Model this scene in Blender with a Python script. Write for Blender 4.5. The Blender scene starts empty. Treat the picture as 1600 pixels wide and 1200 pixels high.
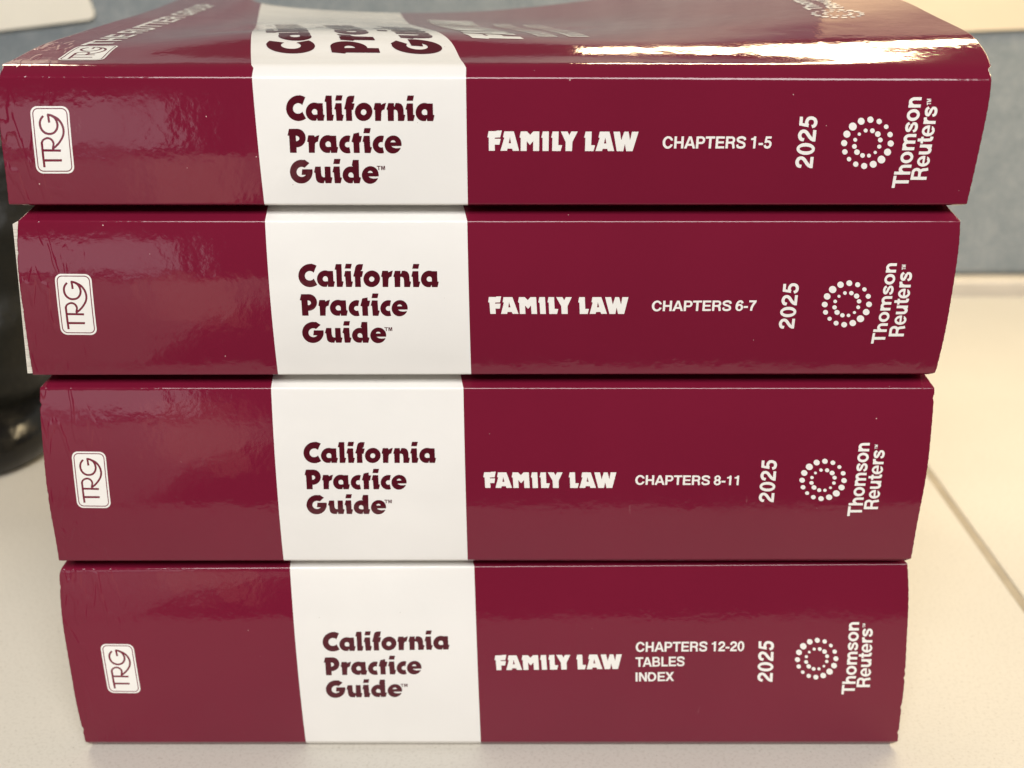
import bpy, bmesh, math, random
import numpy as np
from mathutils import Vector
from mathutils.geometry import tessellate_polygon

random.seed(7)
rng = np.random.default_rng(7)
SC = bpy.context.scene

# ------------------------------------------------------------------ camera
cam = bpy.data.cameras.new('camera')
cam.sensor_width = 36.0
cam.lens = 2025.0 / 1600.0 * 36.0
cam.clip_start = 0.01
cam.clip_end = 50.0
cam.dof.use_dof = True
cam.dof.focus_distance = 0.350
cam.dof.aperture_fstop = 14.0
cam_ob = bpy.data.objects.new('camera', cam)
SC.collection.objects.link(cam_ob)
cam_ob.location = (0.0, -0.33835885, 0.2483736)
cam_ob.rotation_euler = (math.radians(90.0 - 20.7697), 0.0, 0.0)
SC.camera = cam_ob

# ------------------------------------------------------------------ dim office air
world = bpy.data.worlds.new('World')
SC.world = world
world.use_nodes = True
bg = world.node_tree.nodes['Background']
bg.inputs[0].default_value = (1.0, 0.93, 0.86, 1.0)
bg.inputs[1].default_value = 0.10

# ------------------------------------------------------------------ lamps
def area_lamp(name, loc, target, sx, sy, power, color, spread=180.0):
    d = bpy.data.lights.new(name, 'AREA')
    d.shape = 'RECTANGLE'
    d.size, d.size_y = sx, sy
    d.energy = power
    d.color = color
    d.spread = math.radians(spread)
    o = bpy.data.objects.new(name, d)
    SC.collection.objects.link(o)
    o.location = loc
    v = Vector(target) - Vector(loc)
    o.rotation_euler = v.to_track_quat('-Z', 'Y').to_euler()
    return o

# ceiling panel behind the photographer, neutral
area_lamp('ceiling_light', (0.05, -1.20, 1.26), (0.0, 0.0, 0.1), 1.2, 0.6, 34.5, (1.0, 0.97, 0.95))
# warm task light under the shelf behind and to the right of the books
area_lamp('task_light', (0.34, 0.35, 0.435), (0.26, 0.11, 0.0), 0.62, 0.030, 2.8, (1.0, 0.79, 0.47))
area_lamp('task_light', (-0.42, 0.43, 0.50), (-0.22, 0.08, 0.0), 0.26, 0.13, 1.35, (1.0, 0.86, 0.64))
# unseen lamp added low at left front for the pale patches mirrored in spines
area_lamp('added_side_lamp', (-0.40, -0.78, 0.10), (-0.12, 0.0, 0.14), 0.22, 0.15, 0.18, (1.0, 0.95, 1.0))

# small warm lamp added in place of the unmodelled hand's reflection in the spines
area_lamp('hand_reflection_lamp', (-0.172, -0.345, 0.035), (-0.075, 0.0, 0.10), 0.05, 0.12, 0.013, (1.0, 0.45, 0.28))

SC.view_settings.view_transform = 'Standard'
SC.view_settings.look = 'None'
SC.view_settings.exposure = 0.0
SC.view_settings.gamma = 1.0
SC.view_settings.use_curve_mapping = False
SC.render.engine = 'CYCLES'

# ------------------------------------------------------------------ materials
def srgb(r, g, b):
    f = lambda c: (c / 255.0 / 12.92) if c <= 10 else ((c / 255.0 + 0.055) / 1.055) ** 2.4
    return (f(r), f(g), f(b), 1.0)

def mat(name):
    m = bpy.data.materials.new(name)
    m.use_nodes = True
    return m, m.node_tree, m.node_tree.nodes['Principled BSDF']

def N(nt, kind, **kw):
    n = nt.nodes.new(kind)
    for k, v in kw.items():
        setattr(n, k, v)
    return n

def ramp(nt, src, stops):
    r = N(nt, 'ShaderNodeValToRGB')
    el = r.color_ramp.elements
    while len(el) < len(stops):
        el.new(0.5)
    for e, (p, c) in zip(el, stops):
        e.position = p
        e.color = c if isinstance(c, tuple) else (c, c, c, 1)
    nt.links.new(src, r.inputs[0])
    return r

def noise(nt, vec, scale, detail=4.0, rough=0.5):
    n = N(nt, 'ShaderNodeTexNoise')
    n.inputs['Scale'].default_value = scale
    n.inputs['Detail'].default_value = detail
    n.inputs['Roughness'].default_value = rough
    nt.links.new(vec, n.inputs['Vector'])
    return n.outputs[0]

def math_node(nt, op, a, b=None):
    n = N(nt, 'ShaderNodeMath', operation=op)
    for i, v in enumerate((a, b)):
        if v is None:
            continue
        if isinstance(v, (int, float)):
            n.inputs[i].default_value = v
        else:
            nt.links.new(v, n.inputs[i])
    return n.outputs[0]

def mix_col(nt, fac, a, b):
    n = N(nt, 'ShaderNodeMix', data_type='RGBA')
    nt.links.new(fac, n.inputs[0])
    for i, v in ((6, a), (7, b)):
        if isinstance(v, tuple):
            n.inputs[i].default_value = v
        else:
            nt.links.new(v, n.inputs[i])
    return n.outputs[2]

def laminated(name, color, speck_color, speck=0.5, wear=None):
    """film-laminated cover print: clear gloss with a slight orange-peel wobble, dust specks"""
    m, nt, p = mat(name)
    geo = N(nt, 'ShaderNodeNewGeometry')
    pos = geo.outputs['Position']
    # faint ink variation
    v = ramp(nt, noise(nt, pos, 22, 3), [(0.3, tuple(c * 0.93 for c in color[:3]) + (1,)), (0.7, color)])
    col = v.outputs[0]
    # dust specks
    vo = N(nt, 'ShaderNodeTexVoronoi', feature='F1')
    vo.inputs['Scale'].default_value = 330
    nt.links.new(pos, vo.inputs['Vector'])
    sp = N(nt, 'ShaderNodeSeparateColor')
    nt.links.new(vo.outputs['Color'], sp.inputs[0])
    few = math_node(nt, 'GREATER_THAN', sp.outputs[0], 0.86)
    size = math_node(nt, 'MULTIPLY', sp.outputs[1], 0.065)
    dot = math_node(nt, 'LESS_THAN', vo.outputs['Distance'], size)
    fac = math_node(nt, 'MULTIPLY', math_node(nt, 'MULTIPLY', few, dot), speck)
    col = mix_col(nt, fac, col, speck_color)
    # faint rubbed scuffs
    mp = N(nt, 'ShaderNodeMapping')
    mp.inputs['Rotation'].default_value = (0, 0.5, 0)
    mp.inputs['Scale'].default_value = (260, 60, 55)
    nt.links.new(pos, mp.inputs['Vector'])
    sc1 = ramp(nt, noise(nt, mp.outputs[0], 1.0, 5, 0.75), [(0.66, 0.0), (0.74, 1.0)])
    sc2 = ramp(nt, noise(nt, pos, 31, 2), [(0.58, 0.0), (0.68, 1.0)])
    col = mix_col(nt, math_node(nt, 'MULTIPLY', math_node(nt, 'MULTIPLY', sc1.outputs[0], sc2.outputs[0]), 0.16 * speck), col, speck_color)
    nt.links.new(col, p.inputs['Base Color'])
    # smudged gloss
    rr = ramp(nt, noise(nt, pos, 35, 5, 0.6), [(0.35, 0.04), (0.72, 0.14)])
    nt.links.new(rr.outputs[0], p.inputs['Roughness'])
    p.inputs['IOR'].default_value = 1.45
    # wobble
    b1 = N(nt, 'ShaderNodeBump')
    b1.inputs['Strength'].default_value = 0.5
    b1.inputs['Distance'].default_value = 0.00027
    nt.links.new(noise(nt, pos, 110, 3, 0.55), b1.inputs['Height'])
    b2 = N(nt, 'ShaderNodeBump')
    b2.inputs['Strength'].default_value = 0.5
    b2.inputs['Distance'].default_value = 0.00003
    nt.links.new(noise(nt, pos, 800, 3, 0.6), b2.inputs['Height'])
    nt.links.new(b1.outputs[0], b2.inputs['Normal'])
    # wrinkled film near the head of the spine
    xyz = N(nt, 'ShaderNodeSeparateXYZ')
    nt.links.new(pos, xyz.inputs[0])
    mask = ramp(nt, math_node(nt, 'MULTIPLY', xyz.outputs[0], -1.0), [(0.112, 0.0), (0.129, 1.0)])
    wv = N(nt, 'ShaderNodeTexWave', wave_type='BANDS', bands_direction='DIAGONAL')
    wv.inputs['Scale'].default_value = 38
    wv.inputs['Distortion'].default_value = 9.0
    wv.inputs['Detail'].default_value = 2.0
    wv.inputs['Detail Scale'].default_value = 2.0
    mw = N(nt, 'ShaderNodeMapping')
    mw.inputs['Rotation'].default_value = (0, 0.45, 0)
    mw.inputs['Scale'].default_value = (2.2, 0.6, 0.55)
    nt.links.new(pos, mw.inputs['Vector'])
    nt.links.new(mw.outputs[0], wv.inputs['Vector'])
    b3 = N(nt, 'ShaderNodeBump')
    b3.inputs['Strength'].default_value = 0.38
    b3.inputs['Distance'].default_value = 0.00018
    nt.links.new(math_node(nt, 'MULTIPLY', ramp(nt, wv.outputs['Fac'], [(0.72, 0.0), (0.95, 1.0)]).outputs[0], mask.outputs[0]), b3.inputs['Height'])
    nt.links.new(b2.outputs[0], b3.inputs['Normal'])
    nt.links.new(b3.outputs[0], p.inputs['Normal'])
    return m

MAROON = (0.168, 0.0078, 0.0285, 1)
CREAM = (0.83, 0.815, 0.775, 1)
M_MAROON = laminated('maroon_laminate', MAROON, (0.75, 0.55, 0.5, 1), 0.8)
M_BAND = laminated('cream_laminate', CREAM, (0.35, 0.30, 0.26, 1), 0.55)
M_PRINT_WHITE = laminated('white_print', (0.86, 0.84, 0.79, 1), (0.5, 0.4, 0.36, 1), 0.2)
M_PRINT_MAROON = laminated('maroon_print', (0.078, 0.0045, 0.012, 1), (0.75, 0.55, 0.5, 1), 0.2)

def paper_edge():
    m, nt, p = mat('paper_edge')
    geo = N(nt, 'ShaderNodeNewGeometry')
    mp = N(nt, 'ShaderNodeMapping')
    mp.inputs['Scale'].default_value = (12, 12, 4200)
    nt.links.new(geo.outputs['Position'], mp.inputs['Vector'])
    r = ramp(nt, noise(nt, mp.outputs[0], 1.0, 3, 0.7), [(0.3, (0.50, 0.46, 0.38, 1)), (0.7, (0.80, 0.76, 0.67, 1))])
    nt.links.new(r.outputs[0], p.inputs['Base Color'])
    p.inputs['Roughness'].default_value = 0.85
    b = N(nt, 'ShaderNodeBump')
    b.inputs['Strength'].default_value = 0.6
    b.inputs['Distance'].default_value = 0.0002
    nt.links.new(r.outputs[0], b.inputs['Height'])
    nt.links.new(b.outputs[0], p.inputs['Normal'])
    return m
M_PAGES = paper_edge()

def simple(name, color, rough, ncol=0.1, nscale=60, bump=0.0, bscale=300, spec=0.5):
    m, nt, p = mat(name)
    geo = N(nt, 'ShaderNodeNewGeometry')
    lo = tuple(c * (1 - ncol) for c in color[:3]) + (1,)
    hi = tuple(min(1, c * (1 + ncol)) for c in color[:3]) + (1,)
    r = ramp(nt, noise(nt, geo.outputs['Position'], nscale, 4), [(0.3, lo), (0.7, hi)])
    nt.links.new(r.outputs[0], p.inputs['Base Color'])
    p.inputs['Roughness'].default_value = rough
    p.inputs['Specular IOR Level'].default_value = spec
    if bump:
        b = N(nt, 'ShaderNodeBump')
        b.inputs['Strength'].default_value = 0.7
        b.inputs['Distance'].default_value = bump
        nt.links.new(noise(nt, geo.outputs['Position'], bscale, 4), b.inputs['Height'])
        nt.links.new(b.outputs[0], p.inputs['Normal'])
    return m

def desk_laminate():
    m, nt, p = mat('speckled_laminate')
    geo = N(nt, 'ShaderNodeNewGeometry')
    pos = geo.outputs['Position']
    base = ramp(nt, noise(nt, pos, 9, 3), [(0.3, (0.60, 0.57, 0.505, 1)), (0.7, (0.645, 0.612, 0.545, 1))]).outputs[0]
    n1 = noise(nt, pos, 900, 3, 0.7)
    f1 = ramp(nt, n1, [(0.50, 0.0), (0.70, 0.34)])
    col = mix_col(nt, f1.outputs[0], base, (0.36, 0.32, 0.26, 1))
    vo = N(nt, 'ShaderNodeTexVoronoi', feature='F1')
    vo.inputs['Scale'].default_value = 560
    nt.links.new(pos, vo.inputs['Vector'])
    sp = N(nt, 'ShaderNodeSeparateColor')
    nt.links.new(vo.outputs['Color'], sp.inputs[0])
    dot = math_node(nt, 'LESS_THAN', vo.outputs['Distance'], math_node(nt, 'MULTIPLY', sp.outputs[1], 0.22))
    fac = math_node(nt, 'MULTIPLY', math_node(nt, 'MULTIPLY', dot, math_node(nt, 'GREATER_THAN', sp.outputs[0], 0.62)), 0.30)
    col = mix_col(nt, fac, col, (0.27, 0.23, 0.18, 1))
    nt.links.new(col, p.inputs['Base Color'])
    p.inputs['Roughness'].default_value = 0.42
    p.inputs['Specular IOR Level'].default_value = 0.35
    b = N(nt, 'ShaderNodeBump')
    b.inputs['Strength'].default_value = 0.5
    b.inputs['Distance'].default_value = 0.00012
    nt.links.new(noise(nt, pos, 650, 4, 0.6), b.inputs['Height'])
    nt.links.new(b.outputs[0], p.inputs['Normal'])
    return m
M_DESK = desk_laminate()
M_SEAM = simple('seam_strip', (0.36, 0.31, 0.235, 1), 0.5, 0.1, 80)
M_RAIL = simple('painted_rail', (0.66, 0.60, 0.51, 1), 0.5, 0.05, 40)

def fabric():
    m, nt, p = mat('panel_fabric')
    geo = N(nt, 'ShaderNodeNewGeometry')
    pos = geo.outputs['Position']
    n1 = noise(nt, pos, 55, 5, 0.65)
    n2 = noise(nt, pos, 380, 3, 0.7)
    s = math_node(nt, 'ADD', math_node(nt, 'MULTIPLY', n1, 0.45), math_node(nt, 'MULTIPLY', n2, 0.55))
    r = ramp(nt, s, [(0.34, (0.170, 0.202, 0.222, 1)), (0.50, (0.235, 0.265, 0.285, 1)), (0.66, (0.32, 0.345, 0.362, 1))])
    nt.links.new(r.outputs[0], p.inputs['Base Color'])
    p.inputs['Roughness'].default_value = 0.95
    p.inputs['Specular IOR Level'].default_value = 0.15
    b = N(nt, 'ShaderNodeBump')
    b.inputs['Strength'].default_value = 0.6
    b.inputs['Distance'].default_value = 0.0008
    nt.links.new(n2, b.inputs['Height'])
    nt.links.new(b.outputs[0], p.inputs['Normal'])
    return m
M_FABRIC = fabric()
M_MANILA = simple('manila_sheet', (0.70, 0.60, 0.45, 1), 0.6, 0.03, 30)
M_SHEET = simple('cream_sheet', (0.80, 0.77, 0.68, 1), 0.6, 0.03, 30)
M_LEATHER = simple('black_leather', (0.007, 0.007, 0.0055, 1), 0.42, 0.35, 25, 0.0012, 170, 0.35)
M_GLOSS = simple('black_patent', (0.007, 0.0065, 0.006, 1), 0.2, 0.2, 25, 0.0012, 60, 0.4)

# ------------------------------------------------------------------ object helpers
def link(name, me, parent=None):
    o = bpy.data.objects.new(name, me)
    SC.collection.objects.link(o)
    if parent is not None:
        o.parent = parent
    return o

def empty(name, label, cat, loc=(0, 0, 0), group=None):
    o = bpy.data.objects.new(name, None)
    o.empty_display_size = 0.02
    SC.collection.objects.link(o)
    o.location = loc
    o['label'] = label
    o['category'] = cat
    if group:
        o['group'] = group
    return o

def mesh_from(name, verts, faces, mats, midx=None, smooth=True):
    me = bpy.data.meshes.new(name)
    me.from_pydata([tuple(v) for v in verts], [], faces)
    for m in mats:
        me.materials.append(m)
    if midx is not None:
        me.polygons.foreach_set('material_index', midx)
    me.polygons.foreach_set('use_smooth', [smooth] * len(me.polygons))
    me.update()
    return me

def bevel_box(bm, lo, hi, bev=0.0, seg=2):
    r = bmesh.ops.create_cube(bm, size=1.0)
    for v in r['verts']:
        v.co = Vector([lo[i] + (v.co[i] + 0.5) * (hi[i] - lo[i]) for i in range(3)])
    if bev:
        es = list({e for v in r['verts'] for e in v.link_edges})
        bmesh.ops.bevel(bm, geom=es, offset=bev, segments=seg, affect='EDGES', profile=0.5)

def box_obj(name, lo, hi, m, parent=None, bev=0.0):
    bm = bmesh.new()
    bevel_box(bm, lo, hi, bev)
    me = bpy.data.meshes.new(name)
    bm.to_mesh(me)
    bm.free()
    me.materials.append(m)
    return link(name, me, parent)

# ------------------------------------------------------------------ letter shapes (signed distance fields -> outlines)
class Glyph:
    """draws a letter as a distance field on a grid; y up, baseline 0"""
    def __init__(self, x0, y0, x1, y1, step):
        self.x0, self.y0, self.step = x0, y0, step
        self.nx = int((x1 - x0) / step) + 1
        self.ny = int((y1 - y0) / step) + 1
        self.X, self.Y = np.meshgrid(x0 + step * np.arange(self.nx), y0 + step * np.arange(self.ny))
    def poly(self, pts):
        X, Y = self.X, self.Y
        d = np.full(X.shape, 1e9)
        ins = np.zeros(X.shape, bool)
        n = len(pts)
        for i in range(n):
            ax, ay = pts[i]
            bx, by = pts[(i + 1) % n]
            ex, ey = bx - ax, by - ay
            L = ex * ex + ey * ey
            if L < 1e-12:
                continue
            t = np.clip(((X - ax) * ex + (Y - ay) * ey) / L, 0, 1)
            d = np.minimum(d, np.hypot(X - ax - t * ex, Y - ay - t * ey))
            if ay != by:
                c = ((ay > Y) != (by > Y)) & (X < ex * (Y - ay) / (by - ay) + ax)
                ins ^= c
        return np.where(ins, -d, d)
    def box(self, a, b, c, d):
        return self.poly([(a, b), (c, b), (c, d), (a, d)])
    def ell(self, cx, cy, rx, ry):
        q = np.hypot((self.X - cx) / rx, (self.Y - cy) / ry)
        return (q - 1) * min(rx, ry)
    def rrect(self, cx, cy, hx, hy, r):
        qx = np.abs(self.X - cx) - hx + r
        qy = np.abs(self.Y - cy) - hy + r
        return np.hypot(np.maximum(qx, 0), np.maximum(qy, 0)) + np.minimum(np.maximum(qx, qy), 0) - r
    def stroke(self, pts, w, curve=True, ends=True):
        P = np.array(pts, float)
        if curve and len(P) > 2:
            P = catmull(P, 10)
        d = np.full(self.X.shape, 1e9)
        for (ax, ay), (bx, by) in zip(P[:-1], P[1:]):
            ex, ey = bx - ax, by - ay
            L = ex * ex + ey * ey
            if L < 1e-12:
                continue
            t = np.clip(((self.X - ax) * ex + (self.Y - ay) * ey) / L, 0, 1)
            d = np.minimum(d, np.hypot(self.X - ax - t * ex, self.Y - ay - t * ey))
        d = d - w / 2.0
        if ends:
            for a, b in ((P[0], P[1]), (P[-1], P[-2])):
                u = (a - b) / np.linalg.norm(a - b)
                v = np.array([-u[1], u[0]])
                q = [a + v * w * 0.62, a + v * w * 0.62 + u * w * 0.8, a - v * w * 0.62 + u * w * 0.8, a - v * w * 0.62]
                d = np.maximum(d, -self.poly([tuple(k) for k in q]))
        return d
    def outlines(self, f, tol):
        """closed contours of f=0"""
        f = f.copy()
        f[0, :] = f[-1, :] = 1.0
        f[:, 0] = f[:, -1] = 1.0
        f[f == 0] = 1e-9
        s = f < 0
        nxt = {}
        def ept(e):
            k, j, i = e
            a = f[j, i]
            b = f[j, i + 1] if k == 0 else f[j + 1, i]
            t = a / (a - b)
            return (self.x0 + self.step * (i + (t if k == 0 else 0)), self.y0 + self.step * (j + (t if k == 1 else 0)))
        code = s[:-1, :-1] * 1 + s[:-1, 1:] * 2 + s[1:, 1:] * 4 + s[1:, :-1] * 8
        for j, i in zip(*np.nonzero((code > 0) & (code < 15))):
            c = int(code[j, i])
            B, R, T, L = (0, j, i), (1, j, i + 1), (0, j + 1, i), (1, j, i)
            segs = {1: [(B, L)], 2: [(R, B)], 3: [(R, L)], 4: [(T, R)], 5: [(B, R), (T, L)] , 6: [(T, B)], 7: [(T, L)],
                    8: [(L, T)], 9: [(B, T)], 10: [(R, T), (L, B)], 11: [(R, T)], 12: [(L, R)], 13: [(B, R)], 14: [(L, B)]}[c]
            for a, b in segs:
                nxt[a] = b
        loops = []
        while nxt:
            a0, b = nxt.popitem()
            loop = [a0]
            while b != a0 and b in nxt:
                loop.append(b)
                b = nxt.pop(b)
            if len(loop) > 5:
                loops.append(simplify([ept(e) for e in loop], tol))
        return loops

def catmull(P, n):
    Q = np.vstack([2 * P[0] - P[1], P, 2 * P[-1] - P[-2]])
    out = []
    for i in range(1, len(Q) - 2):
        p0, p1, p2, p3 = Q[i - 1], Q[i], Q[i + 1], Q[i + 2]
        for t in np.arange(n) / n:
            out.append(0.5 * (2 * p1 + (p2 - p0) * t + (2 * p0 - 5 * p1 + 4 * p2 - p3) * t * t + (3 * p1 - p0 - 3 * p2 + p3) * t ** 3))
    out.append(P[-1])
    return np.array(out)

def simplify(pts, tol):
    P = np.array(pts)
    def rdp(a, b):
        if b - a < 2:
            return []
        d = P[b] - P[a]
        L = np.hypot(*d)
        q = P[a + 1:b] - P[a]
        dist = np.abs(d[0] * q[:, 1] - d[1] * q[:, 0]) / L if L > 1e-9 else np.hypot(q[:, 0], q[:, 1])
        k = int(np.argmax(dist))
        if dist[k] < tol:
            return []
        k += a + 1
        return rdp(a, k) + [k] + rdp(k, b)
    n = len(P)
    h = int(np.argmax(np.hypot(*(P - P[0]).T)))
    P = np.vstack([P, P[:1]])
    idx = [0] + rdp(0, h) + [h] + rdp(h, n)
    return [tuple(P[i]) for i in idx]

def area2(l):
    return 0.5 * sum(l[i][0] * l[(i + 1) % len(l)][1] - l[(i + 1) % len(l)][0] * l[i][1] for i in range(len(l)))

def inside(p, l):
    r = False
    for i in range(len(l)):
        (ax, ay), (bx, by) = l[i], l[(i + 1) % len(l)]
        if (ay > p[1]) != (by > p[1]) and p[0] < (bx - ax) * (p[1] - ay) / (by - ay) + ax:
            r = not r
    return r

def shape_polys(loops):
    """group contours into (outer, holes)"""
    outs = []
    sizes = [abs(area2(l)) for l in loops]
    order = sorted(range(len(loops)), key=lambda i: -sizes[i])
    depth = {}
    for n, i in enumerate(order):
        cont = [j for j in order[:n] if inside(loops[i][0], loops[j])]
        depth[i] = len(cont)
        if len(cont) % 2 == 0:
            outs.append([i, [loops[i]]])
        else:
            par = max((j for j in cont if depth[j] % 2 == 0), key=lambda j: depth[j])
            for o in outs:
                if o[0] == par:
                    o[1].append(loops[i])
    return [o[1] for o in outs]

U, I_, S_ = np.minimum, np.maximum, lambda a, b: np.maximum(a, -b)
def union(*a):
    r = a[0]
    for b in a[1:]:
        r = np.minimum(r, b)
    return r

# ------------------------------------------------------------------ heavy display letters (title and subject)
SKEW = 0.0636
def display(s, base, x0, x1, y0, y1, draw, step=0.42):
    """letter drawn in a sketch frame (y down, baseline at 'base', s sketch units per letter unit)"""
    g = Glyph(-3, -5, (x1 - x0) / s + 6, (base - y0) / s + 4, step)
    X, Y = g.X.copy(), g.Y.copy()
    g.X = (X - SKEW * Y) * s + x0
    g.Y = base - Y * s
    f = draw(g) / s
    return g.outlines(f, 0.07)

def d_C(g):
    r = S_(g.ell(325, 364, 240, 239), g.ell(316, 368, 100, 98))
    r = S_(r, g.poly([(322, 368), (395, 305), (448, 165), (640, 40), (640, 700), (466, 548), (400, 430)]))
    return union(r, g.poly([(330, 126), (350, 120), (448, 165), (400, 200), (340, 180)]))
def d_a(g):
    bowl = I_(g.ell(625, 428, 163, 171), g.box(400, 200, 700, 597))
    stem = g.poly([(656, 284), (674, 268), (785, 268), (800, 478), (828, 487), (808, 597), (690, 597), (684, 540), (650, 420)])
    hole = union(g.ell(632, 430, 52, 54), g.poly([(632, 376), (662, 384), (684, 430), (686, 480), (640, 482)]))
    return S_(S_(union(bowl, stem), hole), g.poly([(666, 605), (680, 540), (692, 605)]))
def d_l(g):
    return g.poly([(840, 128), (955, 128), (972, 478), (1005, 487), (985, 597), (868, 597), (848, 245), (818, 240)])
def d_i(g):
    return union(g.poly([(1040, 122), (1163, 122), (1145, 220), (1022, 220)]),
                 g.poly([(1032, 268), (1148, 268), (1163, 480), (1195, 487), (1172, 597), (1055, 597), (1035, 385), (1008, 380)]))
def d_f(g):
    return g.poly([(1392, 128), (1372, 242), (1340, 264), (1397, 275), (1375, 390), (1345, 392), (1360, 597), (1240, 597), (1230, 385), (1196, 378),
                   (1220, 278), (1232, 205), (1244, 168), (1266, 142), (1305, 129)])
def d_o(g):
    return S_(g.ell(97, 434, 169, 171), g.ell(97, 440, 53, 54))
def d_r(g):
    return g.poly([(305, 268), (420, 268), (432, 300), (470, 277), (522, 262), (495, 388), (462, 398), (444, 414), (438, 440), (437, 603), (322, 603), (312, 400), (285, 388)])
def d_n(g):
    return g.poly([(562, 268), (672, 268), (681, 345), (704, 268), (760, 266), (812, 284), (846, 328), (862, 390), (868, 482), (897, 490), (880, 603), (760, 603),
                   (752, 460), (738, 410), (706, 393), (676, 393), (683, 603), (567, 603), (555, 400), (532, 385)])
def d_P(g):
    bowl = I_(g.ell(310, 322, 217, 228), g.box(250, 0, 700, 700))
    stem = g.poly([(105, 95), (320, 95), (320, 550), (297, 550), (305, 688), (135, 688), (110, 268), (70, 260)])
    hole = union(I_(g.ell(290, 332, 78, 66), g.box(285, 0, 500, 700)), g.poly([(274, 268), (300, 266), (300, 398), (290, 398)]))
    return S_(union(bowl, stem), hole)
def d_t(g):
    return g.poly([(205, 210), (345, 180), (352, 268), (418, 268), (390, 427), (358, 428), (375, 690), (222, 690), (205, 428), (160, 412)])
def d_c(g):
    r = S_(g.ell(905, 485, 215, 223), g.ell(910, 490, 73, 68))
    return S_(r, g.poly([(906, 488), (942, 432), (972, 262), (1250, 200), (1250, 750), (988, 706), (950, 548)]))
def d_e(g):
    r = g.ell(1206, 487, 214, 225)
    r = S_(r, I_(g.ell(1203, 434, 62, 54), g.box(1100, 300, 1300, 433)))
    r = S_(r, g.poly([(1165, 524), (1440, 522), (1440, 552), (1400, 565), (1345, 576), (1285, 579), (1225, 568), (1190, 550)]))
    return S_(r, g.poly([(1402, 560), (1372, 725), (1500, 725), (1500, 523), (1420, 523)]))
def d_G(g):
    ring = S_(g.ell(418, 416, 288, 302), g.ell(430, 422, 131, 128))
    ring = S_(ring, g.poly([(432, 420), (490, 326), (625, 198), (950, 100), (950, 353), (441, 353)]))
    bar = I_(g.poly([(441, 353), (704, 353), (704, 500), (425, 495)]), g.ell(418, 416, 288, 302))
    return union(ring, bar, g.poly([(470, 118), (500, 112), (625, 198), (560, 230), (450, 200)]))
def d_u(g):
    return g.poly([(770, 292), (912, 292), (922, 470), (940, 535), (975, 562), (1019, 562), (1008, 292), (1155, 292), (1170, 560), (1210, 572), (1185, 715), (1035, 715),
                   (1017, 635), (992, 716), (905, 714), (846, 694), (804, 648), (784, 570), (772, 450), (738, 440)])
def d_d(g):
    bowl = I_(g.ell(392, 506, 207, 216), g.box(100, 200, 470, 720))
    stem = g.poly([(440, 125), (590, 125), (608, 560), (655, 575), (625, 720), (478, 720), (462, 640), (440, 400), (452, 312), (446, 290), (415, 265)])
    hole = union(g.ell(394, 506, 62, 64), g.poly([(394, 443), (430, 452), (462, 500), (468, 572), (400, 572)]))
    return S_(S_(union(bowl, stem), hole), g.poly([(444, 728), (462, 636), (478, 728)]))

_cache = {}
def D(ch):
    if ch not in _cache:
        _cache[ch] = {
            'C': lambda: display(12.308, 597, 85, 466, 118, 605, d_C), 'a': lambda: display(12.308, 597, 463, 828, 258, 600, d_a),
            'l': lambda: display(12.308, 597, 818, 1005, 128, 600, d_l), 'i': lambda: display(12.308, 597, 1008, 1195, 122, 600, d_i),
            'f': lambda: display(12.308, 597, 1195, 1397, 128, 600, d_f), 'o': lambda: display(12.308, 603, -72, 266, 262, 605, d_o),
            'r': lambda: display(12.308, 603, 285, 522, 262, 605, d_r), 'n': lambda: display(12.308, 603, 532, 897, 262, 605, d_n),
            'P': lambda: display(16, 688, 70, 527, 92, 690, d_P), 't': lambda: display(16, 690, 160, 418, 180, 690, d_t),
            'c': lambda: display(16, 697, 690, 988, 262, 708, d_c), 'e': lambda: display(16, 700, 992, 1420, 262, 712, d_e),
            'G': lambda: display(16, 708, 130, 705, 112, 718, d_G), 'u': lambda: display(16, 715, 738, 1210, 290, 715, d_u),
            'd': lambda: display(16, 720, 185, 655, 125, 720, d_d)}[ch]()
    return _cache[ch]

def shift(loops, dx, dy, k=1.0):
    return [[(x * k + dx, y * k + dy) for x, y in l] for l in loops]

def title_polys():
    """the three title lines, in letter units; first baseline at y=0, first letter starts at x=0"""
    X0 = 446.9
    P = []
    def put(ch, x, base):
        P.extend(shape_polys(shift(D(ch), x - X0 - SKEW * base, -base)))
    s = 12.308
    for ch, x in (('C', 440 + 85 / s), ('a', 440 + 463 / s), ('l', 440 + 818 / s), ('i', 440 + 1008 / s), ('f', 440 + 1195 / s),
                  ('o', 560 - 72 / s), ('r', 560 + 285 / s), ('n', 560 + 532 / s), ('i', 560 + 897 / s), ('a', 560 + 1095 / s)):
        put(ch, x, 0)
    for ch, x in (('P', 445 + 70 / 16), ('r', 445 + 562 / 16), ('a', 445 + 872 / 16), ('c', 445 + 1368 / 16), ('t', 540 + 160 / 16),
                  ('i', 540 + 433 / 16), ('c', 540 + 690 / 16), ('e', 540 + 992 / 16)):
        put(ch, x, 49.5)
    for ch, x in (('G', 445 + 130 / 16), ('u', 445 + 738 / 16), ('i', 445 + 1208 / 16), ('d', 525 + 185 / 16), ('e', 525 + 675 / 16)):
        put(ch, x, 97.5)
    for pts in ([(0, 6.6), (6.0, 6.6), (6.0, 5.4), (3.7, 5.4), (3.7, 0), (2.3, 0), (2.3, 5.4), (0, 5.4)],
                [(6.8, 0), (6.8, 6.6), (8.8, 6.6), (9.9, 2.6), (11.0, 6.6), (13, 6.6), (13, 0), (11.7, 0), (11.7, 4.6), (10.4, 0), (9.4, 0), (8.1, 4.6), (8.1, 0)]):
        P.append([[(x + 525 + 1056 / 16 - X0 - SKEW * 77, y - 97.5 + 21.2) for x, y in pts]])
    return P

def caps(pts_list, base=500):
    return [[[((x - 108), (base - y)) for x, y in l] for l in q] for q in pts_list]

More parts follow.
